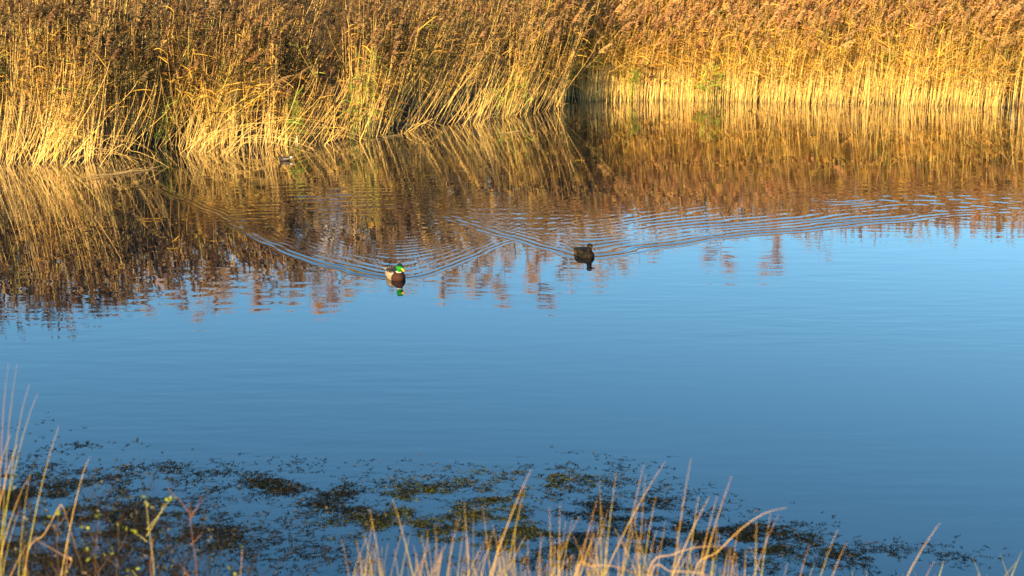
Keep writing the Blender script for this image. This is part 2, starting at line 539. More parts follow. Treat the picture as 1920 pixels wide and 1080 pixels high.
lcol[dk] = mixcol((0.13, 0.062, 0.014), dk.sum(), 0.4)
# shade inside the left stand put into the colour: inner leaves and stems darkened
inner_dark = (x < 1.2) & (depth > 0.5) & (rng.random(n) < 0.58 * np.clip((smooth_noise(x, y, 77, 0.9) - 0.33) * 4, 0.1, 1))
lcol[inner_dark] = mixcol((0.032, 0.017, 0.007), inner_dark.sum(), 0.4); scol[inner_dark] = mixcol((0.06, 0.034, 0.014), inner_dark.sum(), 0.4)
inner_dark = ((np.abs(x - hx0) < 1.0) | (np.abs(x - hx1) < 1.1)) & (depth > 1.5) & (depth < 12) & (rng.random(n) < 0.97)
lcol[inner_dark] = mixcol((0.035, 0.018, 0.008), inner_dark.sum(), 0.4); scol[inner_dark] = mixcol((0.06, 0.034, 0.014), inner_dark.sum(), 0.4)  # reeds around the two hollows painted dark for the shadow in them
inner_dark = (x >= 1.2) & (depth > 0.8) & (rng.random(n) < 0.25)
lcol[inner_dark] = mixcol((0.09, 0.045, 0.013), inner_dark.sum(), 0.4); scol[inner_dark] = mixcol((0.2, 0.11, 0.035), inner_dark.sum(), 0.4)  # some inner reeds of the right stand coloured darker
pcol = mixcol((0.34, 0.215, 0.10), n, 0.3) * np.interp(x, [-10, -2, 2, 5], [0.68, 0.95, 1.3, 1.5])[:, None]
gr = rng.random(n) < 0.05 + 0.12 * (smooth_noise(x, y, 71, 0.8) > 0.72)
lcol[gr] = mixcol((0.16, 0.20, 0.03), gr.sum(), 0.3)
scol[gr] *= np.array([0.7, 0.9, 0.6])
bz = np.minimum(ground_z(x, y), 0.2) - 0.02
A = Acc()
keepm = ~front_open
x, y, depth, Ht, lean, ld, rad, scol, lcol, pcol, short, bz = [q[keepm] for q in (x, y, depth, Ht, lean, ld, rad, scol, lcol, pcol, short, bz)]
n = len(x)
front = depth < 2.2
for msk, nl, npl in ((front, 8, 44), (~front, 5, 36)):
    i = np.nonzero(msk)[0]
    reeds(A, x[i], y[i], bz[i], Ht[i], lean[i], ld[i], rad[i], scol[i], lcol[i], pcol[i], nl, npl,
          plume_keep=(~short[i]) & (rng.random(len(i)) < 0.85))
# low broken stems and leaf litter standing at the water's edge
m = 3600
bx = rng.uniform(-17, 17, m); dd = np.where(rng.random(m) < 0.1, rng.uniform(-0.6, 0, m), rng.uniform(-0.15, 0.9, m)) + 0.25 * (smooth_noise(bx, bx * 0, 91, 0.5) - 0.5)
bx = bx[np.argsort(bx)]; dd = dd[np.argsort(rng.random(m))]; byy = shore(bx) + dd
okk = np.ones(m, bool)
lf = bx < 1.2
kp = rng.random(m) < np.where(lf, np.clip((smooth_noise(bx, dd, 97, 0.45) - 0.42) * 5, 0.06, 1), np.clip((smooth_noise(bx, dd, 98, 0.4) - 0.3) * 3, 0.1, 0.8))
bx, dd, byy, lf = bx[kp], dd[kp], byy[kp], lf[kp]; m = len(bx)
hh = np.where(lf, rng.uniform(0.6, 1.9, m), rng.uniform(0.3, 1.2, m))
ln = np.clip(rng.normal(0.15, 0.15, m) + np.where(lf, 0.6 * smooth_noise(bx, dd * 0.3, 95, 0.9), 0), 0, 1.0)
reeds(A, bx, byy, np.full(m, -0.12), hh, ln, np.where(lf & (rng.random(m) < 0.8), rng.normal(-0.15, 0.35, m), rng.normal(0, 1.5, m)), rng.uniform(0.0042, 0.0075, m),
      mixcol((0.52, 0.34, 0.10), m, 0.4), mixcol((0.42, 0.25, 0.05), m, 0.4), None, 1, 0, 0.3, leaf_lo=0.5)
# tangle of fallen leaves and dead blades at mid height
rb = A.build("reed_bed", [M_stem, M_leaf, M_plume])
tag(rb, "dense bed of dry golden common reeds with brown plumes along the far bank", "reeds", kind="stuff")

# green young reed shoots, each patch a plant of its own
def shoots(u, v, Hs, label, spread=0.3, cnt=9):
    gx_, gy_ = ground(u, v)
    o = empty("green_reed", (gx_, gy_, 0))
    a = Acc()
    bx = rng.normal(0, spread * 0.5, cnt); by = rng.normal(0, 0.1, cnt)
    reeds(a, bx, by, np.full(cnt, -0.1), np.full(cnt, Hs) * rng.uniform(0.8, 1.1, cnt), rng.uniform(0.02, 0.2, cnt), rng.normal(-0.3, 0.8, cnt),
          np.full(cnt, 0.004), mixcol((0.20, 0.24, 0.04), cnt), mixcol((0.17, 0.27, 0.03), cnt), None, 9, 0, 0.36, leaf_lo=0.35)
    # split into stem and leaves
    st = Acc(); lf = Acc()
    for (f, mi), vv, cc in zip(a.order, a.v, a.c):
        off = f.min() if len(f) else 0
        (st if mi == 0 else lf).add(vv, f - (f.min() // 1) + 0, cc, 0)
    st.build("stems", M_grass, o); lf.build("foliage", M_grass, o)
    tag(o, label, "reed plant", "green reeds among the dry ones")
shoots(662, 262, 1.55, "tall green reed clump right of the dark hollow in the dry reeds")
shoots(548, 272, 1.15, "bright green reed clump at the left edge of the dark hollow")
shoots(300, 279, 1.0, "small green reed shoots among leaning dry stems at the left", 0.2, 5)
shoots(950, 220, 1.1, "dull green reed shoots in the dark gap of the middle bank", 0.35, 8)
shoots(1318, 192, 1.0, "yellow green reed shoots in the straight reeds of the right bank", 0.4, 8)
shoots(1180, 191, 1.0, "thin green reed shoots beside the corner of the reed bank", 0.3, 6)

# arching bent stems over the water
def arch(u0, v0, u1, v1, hgt, cnt, label, spread=0.25):
    x0_, y0_ = ground(u0, v0); x1_, y1_ = ground(u1, v1)
    o = empty("bent_reed", (x0_, y0_, 0))
    k = 12; tt = np.linspace(0, 1, k)
    P = np.zeros((cnt, k, 3))
    for i in range(cnt):
        ex = (x1_ - x0_) * rng.uniform(0.35, 1.05); ey = (y1_ - y0_) * rng.uniform(0.4, 1) + rng.normal(0, 0.25)
        sx_ = rng.normal(0, spread); h = hgt * rng.uniform(0.35, 1.2)
        P[i, :, 0] = sx_ + ex * (tt ** rng.uniform(0.9, 1.7)); P[i, :, 1] = rng.normal(0, 0.15) + ey * tt
        P[i, :, 2] = -0.1 + (h + 0.1) * np.sin(PI * np.clip(tt * 0.93 + 0.02, 0, 1)) ** rng.uniform(0.6, 1.3)
        P[i, int(rng.integers(4, 9)):, 2] *= rng.uniform(0.6, 1.0)
    v, f = tubes(P, np.repeat((0.0048 * (1 - 0.6 * tt))[None], cnt, 0), 4)
    build("stem", v, f, M_stem, o, np.tile(np.array((0.58, 0.38, 0.11)), (len(v), 1)))
    m = cnt * 3; idx = np.repeat(np.arange(cnt), 3)
    q0 = P[idx, rng.integers(3, k - 1, m)]
    d0 = unit(rng.normal(0, 1, (m, 3)) + np.array([0.8, 0, -0.4]))
    Q = np.stack([q0 + d0 * s_ * 0.28 - np.array([0, 0, 0.1]) * s_ ** 2 for s_ in (0, 0.33, 0.66, 1)], 1)
    v, f = ribbons(Q, np.tile(np.array([0.004, 0.006, 0.004, 0.0005]), (m, 1)), unit(np.cross(d0, np.array([0, 0.3, 1.0]))))
    build("foliage", v, f, M_leaf, o, np.tile(np.array((0.5, 0.33, 0.11)), (len(v), 1)))
    tag(o, label, "bent reed", "bent reeds over the water")
arch(395, 290, 705, 262, 0.72, 17, "broad spray of bent reed stems arching right in front of the dark hollow", 0.4)
arch(130, 312, 300, 300, 0.55, 9, "bent reed stems arching to the water at the left of the bank", 0.3)
arch(900, 236, 1015, 216, 0.28, 3, "low bent reed stems in front of the middle bank", 0.05)
arch(760, 248, 850, 240, 0.22, 4, "small bent reeds touching the water left of the middle bank", 0.08)

# fallen straws lying on the water
def straw(u0, v0, u1, v1, cnt, label):
    o = Acc()
    a0 = np.array(ground(u0, v0)); a1 = np.array(ground(u1, v1)); ox, oy = a0
    P = np.zeros((cnt, 4, 3))
    for i in range(cnt):
        s0 = rng.uniform(0, 0.5); s1 = rng.uniform(0.6, 1.0); off = rng.normal(0, 0.07, 2)
        for j, q in enumerate(np.linspace(s0, s1, 4)):
            P[i, j, :2] = (a1 - a0) * q + off + rng.normal(0, 0.012, 2)
            P[i, j, 2] = rng.uniform(0.004, 0.05)
    v, f = tubes(P, np.full((cnt, 4), 0.0045), 4)
    b = build("floating_straw", v, f, M_stem, None, np.tile(np.array((0.30, 0.20, 0.08)), (len(v), 1)))
    b.location = (ox, oy, 0.0)
    tag(b, label, "straw", "dead reed straws afloat at the bank")
straw(150, 336, 300, 316, 9, "dead reed straws floating below the left bank")
straw(690, 263, 760, 252, 4, "short pale straws floating where the left reeds end")
straw(925, 254, 985, 248, 3, "thin pale straws floating before the middle bank")
straw(1520, 197, 1600, 195, 4, "pale straws lying at the foot of the right reeds")

# pale stub in the hollow
sx_, sy_ = ground(557, 266)
v, f = tubes(np.array([[[0, 0, -0.1], [0.002, 0, 0.03], [-0.003, 0, 0.07], [0.0, 0.004, 0.13]]]), np.array([[0.011, 0.012, 0.013, 0.008]]), 6)
o = build("broken_stub", v, f, M_stem, None, np.tile(np.array((0.8, 0.78, 0.74)), (len(v), 1)), smooth=True)
o.location = (sx_, sy_, 0)
tag(o, "short white broken stub standing in the water at the dark hollow", "stub")

# ------------------------------------------------------------------ birch trees behind the reeds
def make_tree(seed, Ht, spread, red):
    r = np.random.default_rng(seed); sparse = spread < 1.3
    # trunk
    k = 9
    tt = np.linspace(0, 1, k)
    P = np.zeros((1, k, 3)); P[0, :, 2] = Ht * 0.95 * tt
    P[0, :, 0] = 0.18 * np.sin(tt * 4 + seed); P[0, :, 1] = 0.15 * np.sin(tt * 3 + seed * 2)
    rad = 0.10 * (1 - tt * 0.92)[None]
    tk = Acc()
    v, f = tubes(P, rad, 8)
    wh = np.array((0.78, 0.66, 0.45)); dk = np.array((0.10, 0.06, 0.045))
    c = np.array([wh if r.random() > 0.2 else wh * 0.4 for _ in range(len(v))])
    c[v[:, 2] > Ht * 0.75] = dk * 2
    tk.add(v, f, c)
    cr = Acc()
    nb = 42
    tb = r.uniform(0.14, 0.97, nb)
    az = r.uniform(0, 2 * PI, nb)
    bl = spread * (1.15 - tb) * r.uniform(0.6, 1.15, nb) + 0.25
    kk = 6; ss = np.linspace(0, 1, kk)
    B = np.zeros((nb, kk, 3))
    p0 = np.stack([np.interp(tb, tt, P[0, :, j]) for j in range(3)], -1)
    for j, s in enumerate(ss):
        B[:, j, 0] = p0[:, 0] + np.cos(az) * bl * s; B[:, j, 1] = p0[:, 1] + np.sin(az) * bl * s
        B[:, j, 2] = p0[:, 2] + bl * (1.2 * s - 0.3 * s * s)
    v, f = tubes(B, 0.028 * (1 - 0.8 * ss)[None] * (0.5 + bl[:, None] / spread), 3)
    tk.add(v, f, (0.16, 0.10, 0.07))
    nt_ = 3500 if sparse else 7000
    bi = r.integers(0, nb, nt_); si = r.uniform(0.15, 1, nt_)
    fi = si * (kk - 1); i0 = np.clip(fi.astype(int), 0, kk - 2); fr = (fi - i0)[:, None]
    q0 = B[bi, i0] * (1 - fr) + B[bi, i0 + 1] * fr
    d = unit(np.stack([np.cos(az[bi]), np.sin(az[bi]), np.full(nt_, 1.3)], -1) + r.normal(0, 0.65, (nt_, 3)))
    L = r.uniform(0.25, 0.8, nt_)
    Q = np.stack([q0 + d * (L * s)[:, None] + np.array([0, 0, -0.12]) * s * s for s in (0, 0.5, 1)], 1)
    v, f = ribbons(Q, r.uniform(0.004, 0.009, nt_)[:, None] * np.array([1, 0.8, 0.3])[None], unit(r.normal(0, 1, (nt_, 3))))
    col = np.array(red)[None] * r.uniform(0.7, 1.3, (nt_, 1))
    cr.add(v, f, np.repeat(col, 6, axis=0))
    o = empty("birch_tree", (0, 0, 0))
    tk.build("trunk", M_bark, o, True); cr.build("crown", M_twig, o)
    return o
protos = [make_tree(1, 12.0, 1.7, (0.36, 0.22, 0.09)), make_tree(2, 12.0, 1.5, (0.34, 0.20, 0.12)),
          make_tree(3, 12.0, 2.3, (0.36, 0.23, 0.09)), make_tree(4, 12.0, 1.2, (0.32, 0.2, 0.12))]
def tree_copy(src):
    c = src.copy(); COL.objects.link(c)
    for ch in list(src.children):
        d = ch.copy(); COL.objects.link(d); d.parent = c
    return c
tree_spots = [(215, 575, 0), (262, 600, 2), (325, 570, 1), (382, 612, 0), (440, 580, 2), (485, 598, 1), (545, 570, 3), (612, 600, 1), (665, 570, 2),
              (705, 560, 3), (745, 545, 0), (790, 560, 2), (822, 578, 0), (888, 572, 2), (928, 580, 1), (948, 560, 3), (1014, 578, 1), (1060, 540, 0),
              (1098, 530, 2), (1148, 545, 2), (1196, 520, 3), (1240, 490, 0), (1290, 470, 3), (1355, 520, 1), (1446, 522, 1), (1545, 500, 3), (150, 560, 2), (60, 580, 0), (-60, 590, 1), (10, 605, 2), (110, 592, 0), (172, 575, 2), (35, 590, 0), (745, 520, 2), (860, 540, 2), (985, 540, 2), (1120, 520, 2),
              (240, 582, 0), (300, 575, 2), (350, 588, 2), (412, 590, 0), (515, 585, 2), (580, 588, 0), (640, 575, 2)]
ORD = ["first", "second", "third", "fourth", "fifth", "sixth", "seventh", "eighth", "ninth", "tenth", "eleventh", "twelfth", "thirteenth", "fourteenth", "fifteenth", "sixteenth",
       "seventeenth", "eighteenth", "nineteenth", "twentieth", "twenty first", "twenty second", "twenty third", "twenty fourth", "twenty fifth", "twenty sixth", "twenty seventh", "twenty eighth", "twenty ninth", "thirtieth", "thirty first", "thirty second", "thirty third", "thirty fourth", "thirty fifth", "thirty sixth", "thirty seventh", "thirty eighth", "thirty ninth", "fortieth", "forty first", "forty second", "forty third", "forty fourth"]
tree_spots.sort()
used = set()
for i, (u, v, k) in enumerate(tree_spots):
    D = 58 + (i * 37 % 11) * 1.1
    ang = PITCH + math.atan((v - 540) / FPX)
    T = D * math.tan(ang) - CAM_H
    X = (u - 960) / FPX * (D * CP + (CAM_H + T * 0.9) * SP)
    o = protos[k] if k not in used else tree_copy(protos[k])
    used.add(k)
    s = T / 12.0
    o.location = (X, D, 0.15); o.scale = (s * 0.95, s * 0.95, s); o.rotation_euler = (0, 0, i * 1.7)
    tag(o, "bare reddish birch mirrored in the pond, " + ORD[i] + " from the left behind the reeds", "tree", "birch trees behind the reeds")

# ------------------------------------------------------------------ birds
def loft(rings, seg=28):
    """rings: (x, y, z, ry, rz, tiltdeg) ellipses across the local X axis"""
    V = []
    for (x_, y_, z_, ry, rz, tl) in rings:
        ct, st = math.cos(R(tl)), math.sin(R(tl))
        for j in range(seg):
            a_ = 2 * PI * j / seg
            ly, lz = ry * math.cos(a_), rz * math.sin(a_)
            V.append((x_ - lz * st, y_ + ly, z_ + lz * ct))
    F = []
    n_ = len(rings)
    for i in range(n_ - 1):
        for j in range(seg):
            j2 = (j + 1) % seg
            F.append((i * seg + j, i * seg + j2, (i + 1) * seg + j2, (i + 1) * seg + j))
    V.append(rings[0][:3]); V.append(rings[-1][:3])
    tris = []
    for j in range(seg):
        j2 = (j + 1) % seg
        tris.append((n_ * seg, j2, j)); tris.append((n_ * seg + 1, (n_ - 1) * seg + j, (n_ - 1) * seg + j2))
    return np.array(V), np.array(F), np.array(tris)

def remeshed(pieces, voxel, name, material, parent, colorf, smooth_it=6):
    vs, fq, ft, off = [], [], [], 0
    for V_, F_, T_ in pieces:
        vs.append(V_); fq.append(F_ + off); ft.append(T_ + off); off += len(V_)
    tmp = build("tmp", np.concatenate(vs), [np.concatenate(fq), np.concatenate(ft)], [])
    md = tmp.modifiers.new("r", 'REMESH'); md.mode = 'VOXEL'; md.voxel_size = voxel
    ms = tmp.modifiers.new("s", 'SMOOTH'); ms.iterations = smooth_it; ms.factor = 0.5
    dg = bpy.context.evaluated_depsgraph_get(); dg.update()
    me = bpy.data.meshes.new_from_object(tmp.evaluated_get(dg))
    bpy.data.objects.remove(tmp)
    me.name = name
    co = np.zeros(len(me.vertices) * 3, dtype=np.float32); me.vertices.foreach_get("co", co)
    co = co.reshape(-1, 3)
    c = colorf(co)
    ca = me.attributes.new("tint", 'FLOAT_COLOR', 'POINT')
    c4 = np.ones((len(co), 4), dtype=np.float32); c4[:, :3] = c
    ca.data.foreach_set("color", c4.ravel())
    me.polygons.foreach_set("use_smooth", np.full(len(me.polygons), True))
    me.materials.clear(); me.materials.append(material)
    o = bpy.data.objects.new(name, me); COL.objects.link(o); o.parent = parent
    return o

def turn(V, pivot, ang):
    V = np.array(V, float); c, s = math.cos(ang), math.sin(ang)
    x_, y_ = V[:, 0] - pivot[0], V[:, 1] - pivot[1]
    V[:, 0] = pivot[0] + c * x_ - s * y_; V[:, 1] = pivot[1] + s * x_ + c * y_
    return V

BODY = [(-0.270, 0, 0.062, 0.010, 0.004, 0), (-0.245, 0, 0.059, 0.028, 0.010, 0), (-0.205, 0, 0.052, 0.048, 0.026, 0), (-0.150, 0, 0.042, 0.078, 0.050, 0),
        (-0.085, 0, 0.034, 0.097, 0.072, 0), (-0.01, 0, 0.028, 0.106, 0.083, 0), (0.06, 0, 0.028, 0.102, 0.084, 0), (0.11, 0, 0.030, 0.088, 0.076, 0),
        (0.15, 0, 0.034, 0.066, 0.060, 0), (0.178, 0, 0.038, 0.038, 0.038, 0), (0.190, 0, 0.040, 0.014, 0.015, 0)]
def duck(name, loc, heading, turnhead, colorf, billcol, wingcol, label, scale=1.0, curl=False, head_s=1.0):
    root = empty(name, loc, heading)
    root.scale = (scale,) * 3
    piv = (0.115, 0)
    neck = loft([(0.098, 0, 0.055, 0.052, 0.060, 60), (0.112, 0, 0.095, 0.040, 0.046, 75), (0.118, 0, 0.125, 0.033, 0.037, 85), (0.122, 0, 0.155, 0.030, 0.034, 90)], 24)
    hs = head_s
    head = loft([(0.075, 0, 0.178, 0.004, 0.004, 0), (0.082, 0, 0.176, 0.018 * hs, 0.020 * hs, 0), (0.098, 0, 0.174, 0.030 * hs, 0.034 * hs, 0), (0.122, 0, 0.174, 0.035 * hs, 0.040 * hs, 0),
                 (0.146, 0, 0.172, 0.032 * hs, 0.036 * hs, 0), (0.166, 0, 0.166, 0.023 * hs, 0.026 * hs, 0), (0.178, 0, 0.162, 0.015, 0.016, 0), (0.184, 0, 0.161, 0.008, 0.008, 0)], 24)
    head = (turn(head[0], piv, turnhead), head[1], head[2]); neck = (turn(neck[0], piv, turnhead), neck[1], neck[2])
    body = loft(BODY)
    remeshed([body, neck, head], 0.0052, "body", M_feather, root, colorf)
    bill = loft([(0.172, 0, 0.162, 0.010, 0.013, 0), (0.180, 0, 0.161, 0.012, 0.013, 0), (0.198, 0, 0.154, 0.011, 0.011, 0), (0.216, 0, 0.148, 0.016, 0.008, 0), (0.232, 0, 0.143, 0.0165, 0.006, 0), (0.243, 0, 0.140, 0.009, 0.003, 0)], 16)
    bv = turn(bill[0], piv, turnhead)
    bc = np.tile(np.array(billcol), (len(bv), 1)); bc[bill[0][:, 0] > 0.24] = (0.03, 0.02, 0.01)
    build("bill", bv, [bill[1], bill[2]], M_grass, root, bc, smooth=True)
    for sgn in (-1, 1):
        e = loft([(0.142, sgn * 0.0300 * hs, 0.184, 0.0005, 0.0005, 0), (0.1435, sgn * 0.0305 * hs, 0.184, 0.0035, 0.0035, 0), (0.147, sgn * 0.0305 * hs, 0.184, 0.0045, 0.0045, 0), (0.1505, sgn * 0.0300 * hs, 0.184, 0.0035, 0.0035, 0), (0.152, sgn * 0.0295 * hs, 0.184, 0.0005, 0.0005, 0)], 10)
        build("eye", turn(e[0], piv, turnhead), [e[1], e[2]], M_eye, root, smooth=True)
        wg = loft([(-0.225, sgn * 0.018, 0.080, 0.004, 0.003, 0), (-0.19, sgn * 0.030, 0.084, 0.018, 0.010, 0), (-0.12, sgn * 0.048, 0.086, 0.034, 0.026, 0), (-0.04, sgn * 0.062, 0.082, 0.042, 0.036, 0),
                   (0.03, sgn * 0.062, 0.074, 0.040, 0.036, 0), (0.075, sgn * 0.056, 0.066, 0.026, 0.026, 0), (0.09, sgn * 0.052, 0.062, 0.006, 0.008, 0)], 18)
        wc = wingcol(wg[0], sgn)
        build("wing", wg[0], [wg[1], wg[2]], M_feather, root, wc, smooth=True)
    # tail feathers fan
    nf_ = 7
    Q = np.zeros((nf_, 3, 3))
    for i in range(nf_):
        a_ = (i - 3) / 3 * 0.42
        for j, s in enumerate((0, 0.6, 1)):
            Q[i, j] = (-0.225 - 0.075 * s * math.cos(a_), 0.008 * (i - 3) + 0.075 * s * math.sin(a_), 0.060 + 0.022 * s)
    v_, f_ = ribbons(Q, np.tile(np.array([0.006, 0.010, 0.003]), (nf_, 1)), np.tile(np.array([0, 1.0, 0]), (nf_, 1)))
    build("tail_feather", v_, f_, M_feather, root, np.tile(np.array((0.22, 0.2, 0.17) if curl else (0.07, 0.045, 0.025)), (len(v_), 1)))
    if curl:
        cp = []
        for sg in (-1, 1):
            pts = [(-0.20, sg * 0.012, 0.082), (-0.225, sg * 0.013, 0.098), (-0.238, sg * 0.014, 0.114), (-0.232, sg * 0.015, 0.127), (-0.220, sg * 0.016, 0.129), (-0.214, sg * 0.016, 0.122)]
            cp.append(pts)
        v_, f_ = tubes(np.array(cp), np.tile(np.array([0.006, 0.006, 0.006, 0.005, 0.004, 0.002]), (2, 1)), 6)
        build("tail_curl", v_, f_, M_feather, root, np.tile(np.array((0.01, 0.012, 0.015)), (len(v_), 1)), smooth=True)
    tag(root, label, "duck", "ducks swimming on the pond")
    return root

M_eye, t, p = mat("eye"); p.inputs["Base Color"].default_value = (0.01, 0.008, 0.006, 1); p.inputs["Roughness"].default_value = 0.1

def drake_col(co):
    x_, y_, z_ = co[:, 0], co[:, 1], co[:, 2]
    c = np.tile(np.array((0.16, 0.13, 0.09)), (len(co), 1))                # pale flanks
    nz = np.random.default_rng(3).uniform(0.92, 1.06, (len(co), 1)); c = c * nz
    c[z_ > 0.080] = (0.018, 0.018, 0.02)                                   # dark back
    c[(x_ < -0.165)] = (0.015, 0.015, 0.018)                               # black stern
    c[(x_ < -0.25)] = (0.4, 0.36, 0.3)
    c[(x_ < -0.150) & (x_ > -0.185) & (z_ < 0.07)] = (0.34, 0.3, 0.24)
    br = (x_ > 0.075 + 0.25 * np.maximum(z_ - 0.03, 0) * 0) & (z_ < 0.118)
    c[br] = (0.030, 0.012, 0.008)                                           # chestnut breast
    nk = np.hypot(x_ - 0.116, y_) < 0.07
    c[nk & (z_ > 0.108) & (z_ <= 0.117)] = (0.5, 0.46, 0.4)              # collar
    hd = (z_ > 0.120) & (np.hypot(x_ - 0.125, y_) < 0.11)
    c[hd] = (0.006, 0.15, 0.012)
    c[hd & (z_ > 0.190)] = (0.003, 0.018, 0.012)
    return c
def drake_wing(v, sgn):
    c = np.tile(np.array((0.24, 0.19, 0.14)), (len(v), 1))
    c[v[:, 2] > 0.092] = (0.022, 0.02, 0.02)
    c[v[:, 0] < -0.13] = (0.05, 0.03, 0.018)
    return c
def hen_pattern(co, base, dark, seed):
    r = np.random.default_rng(seed)
    nz = smooth_noise(co[:, 0] * 1.0, co[:, 1] + co[:, 2] * 1.3, seed, 0.012)
    f = np.clip((nz - 0.42) * 5, 0, 1)[:, None]
    return np.array(dark)[None] * (1 - f) + np.array(base)[None] * f
def hen_col(co):
    x_, y_, z_ = co[:, 0], co[:, 1], co[:, 2]
    c = hen_pattern(co, (0.030, 0.013, 0.005), (0.003, 0.007, 0.005), 5)
    fr_ = (x_ > -0.02); c[fr_] *= 0.5
    rr_ = (x_ < -0.06) & (z_ < 0.075); c[rr_] *= np.array([2.6, 2.4, 1.8])  # rear flank painted warmer and brighter, as lit by the low sun
    hd = (z_ > 0.118) & (np.hypot(x_ - 0.125, y_) < 0.11)
    c[hd] = hen_pattern(co[hd], (0.010, 0.007, 0.005), (0.005, 0.004, 0.003), 6)
    c[hd & (z_ > 0.192)] = (0.008, 0.006, 0.005)
    c[hd & (np.abs(z_ - 0.180) < 0.004)] = (0.03, 0.02, 0.012)
    c[z_ > 0.09] *= np.where(hd[z_ > 0.09], 1.0, 0.6)[:, None]
    return c
def hen_wing(v, sgn):
    return hen_pattern(v, (0.014, 0.008, 0.004), (0.004, 0.007, 0.005), 8)

dx_, dy_ = ground(742, 521)
drake = duck("mallard_drake", (dx_, dy_, -0.006), R(-90 + 29), R(8), drake_col, (0.75, 0.36, 0.005), drake_wing,
             "mallard drake with glossy green head, yellow bill and pale flanks swimming towards the camera", 1.08, True, 1.25)
hx_, hy_ = ground(1096, 479)
hen = duck("mallard_hen", (hx_, hy_, -0.018), R(-90 + 30), R(4), hen_col, (0.06, 0.04, 0.025), hen_wing,
           "dark brown mottled hen mallard swimming to the right of the green headed drake", 1.07)

# moorhen by the reeds
def moorhen_col(co):
    x_, y_, z_ = co[:, 0], co[:, 1], co[:, 2]
    c = np.tile(np.array((0.035, 0.022, 0.016)), (len(co), 1))
    c[(x_ > 0.05)] = (0.02, 0.022, 0.028)
    c[(x_ < -0.105) & (z_ < 0.082)] = (0.6, 0.6, 0.56)
    c[(np.abs(z_ - 0.045) < 0.006) & (x_ < 0.03)] = (0.2, 0.2, 0.19)
    return c
mx_, my_ = ground(534, 301)
mh = empty("moorhen", (mx_, my_, -0.004), R(184))
body = loft([(-0.155, 0, 0.075, 0.006, 0.012, 0), (-0.13, 0, 0.066, 0.022, 0.024, 0), (-0.09, 0, 0.045, 0.042, 0.038, 0), (-0.03, 0, 0.030, 0.056, 0.050, 0), (0.03, 0, 0.028, 0.056, 0.050, 0), (0.08, 0, 0.032, 0.040, 0.040, 0), (0.105, 0, 0.036, 0.012, 0.014, 0)], 20)
neck = loft([(0.07, 0, 0.05, 0.026, 0.03, 50), (0.09, 0, 0.08, 0.019, 0.02, 65), (0.10, 0, 0.105, 0.017, 0.018, 80)], 16)
head = loft([(0.075, 0, 0.118, 0.003, 0.003, 0), (0.085, 0, 0.117, 0.015, 0.016, 0), (0.102, 0, 0.116, 0.018, 0.020, 0), (0.118, 0, 0.113, 0.013, 0.014, 0), (0.126, 0, 0.111, 0.004, 0.005, 0)], 16)
remeshed([body, neck, head], 0.005, "body", M_feather, mh, moorhen_col, 3)
bl_ = loft([(0.118, 0, 0.114, 0.006, 0.010, 0), (0.128, 0, 0.112, 0.006, 0.008, 0), (0.142, 0, 0.108, 0.004, 0.004, 0), (0.150, 0, 0.105, 0.001, 0.001, 0)], 10)
bc = np.tile(np.array((0.6, 0.03, 0.01)), (len(bl_[0]), 1)); bc[bl_[0][:, 0] > 0.138] = (0.7, 0.5, 0.03)
build("bill", bl_[0], [bl_[1], bl_[2]], M_grass, mh, bc, smooth=True)
tag(mh, "small dark moorhen with white undertail and red bill swimming beside the reeds", "moorhen")

# ------------------------------------------------------------------ water weed
blobs = [(40, 950, 120, 55, 1.1, 0), (200, 890, 60, 16, 1.0, 0), (150, 960, 130, 50, 0.9, 0), (300, 990, 140, 50, 0.6, 0), (400, 895, 110, 20, 0.7, 0), (330, 880, 60, 12, 0.4, 0),
         (560, 915, 75, 17, 1.5, 0), (640, 940, 80, 22, 1.0, 0), (480, 905, 60, 14, 0.7, 0), (540, 950, 60, 12, 0.9, 0), (760, 940, 90, 30, 1.0, 1), (900, 935, 110, 30, 1.3, 1),
         (1000, 900, 130, 26, 0.9, 1), (900, 985, 180, 30, 1.0, 1), (700, 985, 80, 18, 0.9, 1), (1120, 870, 90, 16, 0.22, 0), (1170, 950, 120, 30, 0.9, 0), (1330, 1000, 130, 26, 1.2, 0),
         (1430, 1030, 130, 32, 1.1, 0), (1600, 1040, 110, 26, 0.55, 0), (1750, 1050, 90, 22, 0.25, 0), (150, 838, 60, 7, 0.25, 0), (60, 805, 70, 22, 0.05, 0), (200, 835, 25, 4, 0.5, 0),
         (450, 1010, 120, 30, 0.45, 0), (1100, 1020, 200, 40, 0.8, 1), (70, 880, 120, 22, 0.14, 0), (600, 870, 200, 14, 0.10, 0), (620, 1050, 120, 20, 0.3, 0), (120, 1040, 130, 40, 0.9, 0)]
N = 300000
U = rng.uniform(-150, 2050, N); Vv = rng.uniform(760, 1150, N)
dens = np.zeros(N); green = np.zeros(N)
for (bu, bv_, su, sv, wgt, gcol) in blobs:
    e = wgt * np.exp(-((U - bu) / su) ** 2 - ((Vv - bv_) / sv) ** 2)
    dens += e; green += e * gcol
green /= dens + 1e-6
gxw, gyw = ground(U, Vv)
cl = smooth_noise(gxw, gyw, 81, 0.28) * 0.45 + smooth_noise(gxw * 0.6, gyw, 82, 0.10) * 0.55
pr = np.clip(dens, 0, 1.3) * np.clip((cl - 0.36) * 4.2, 0.03, 1.6) * 0.36
ok = rng.random(N) < pr
xw, yw, gw, dw = gxw[ok], gyw[ok], green[ok], dens[ok]
n = len(xw); print("weed sprigs", n)
nl = 7
m = n * nl; idx = np.repeat(np.arange(n), nl)
az = rng.uniform(0, 2 * PI, m); el = rng.uniform(-0.05, 1.2, m) * np.repeat(rng.uniform(0.3, 1.15, n), nl)
d0 = np.stack([np.cos(az) * np.cos(el), np.sin(az) * np.cos(el), np.sin(el)], -1)
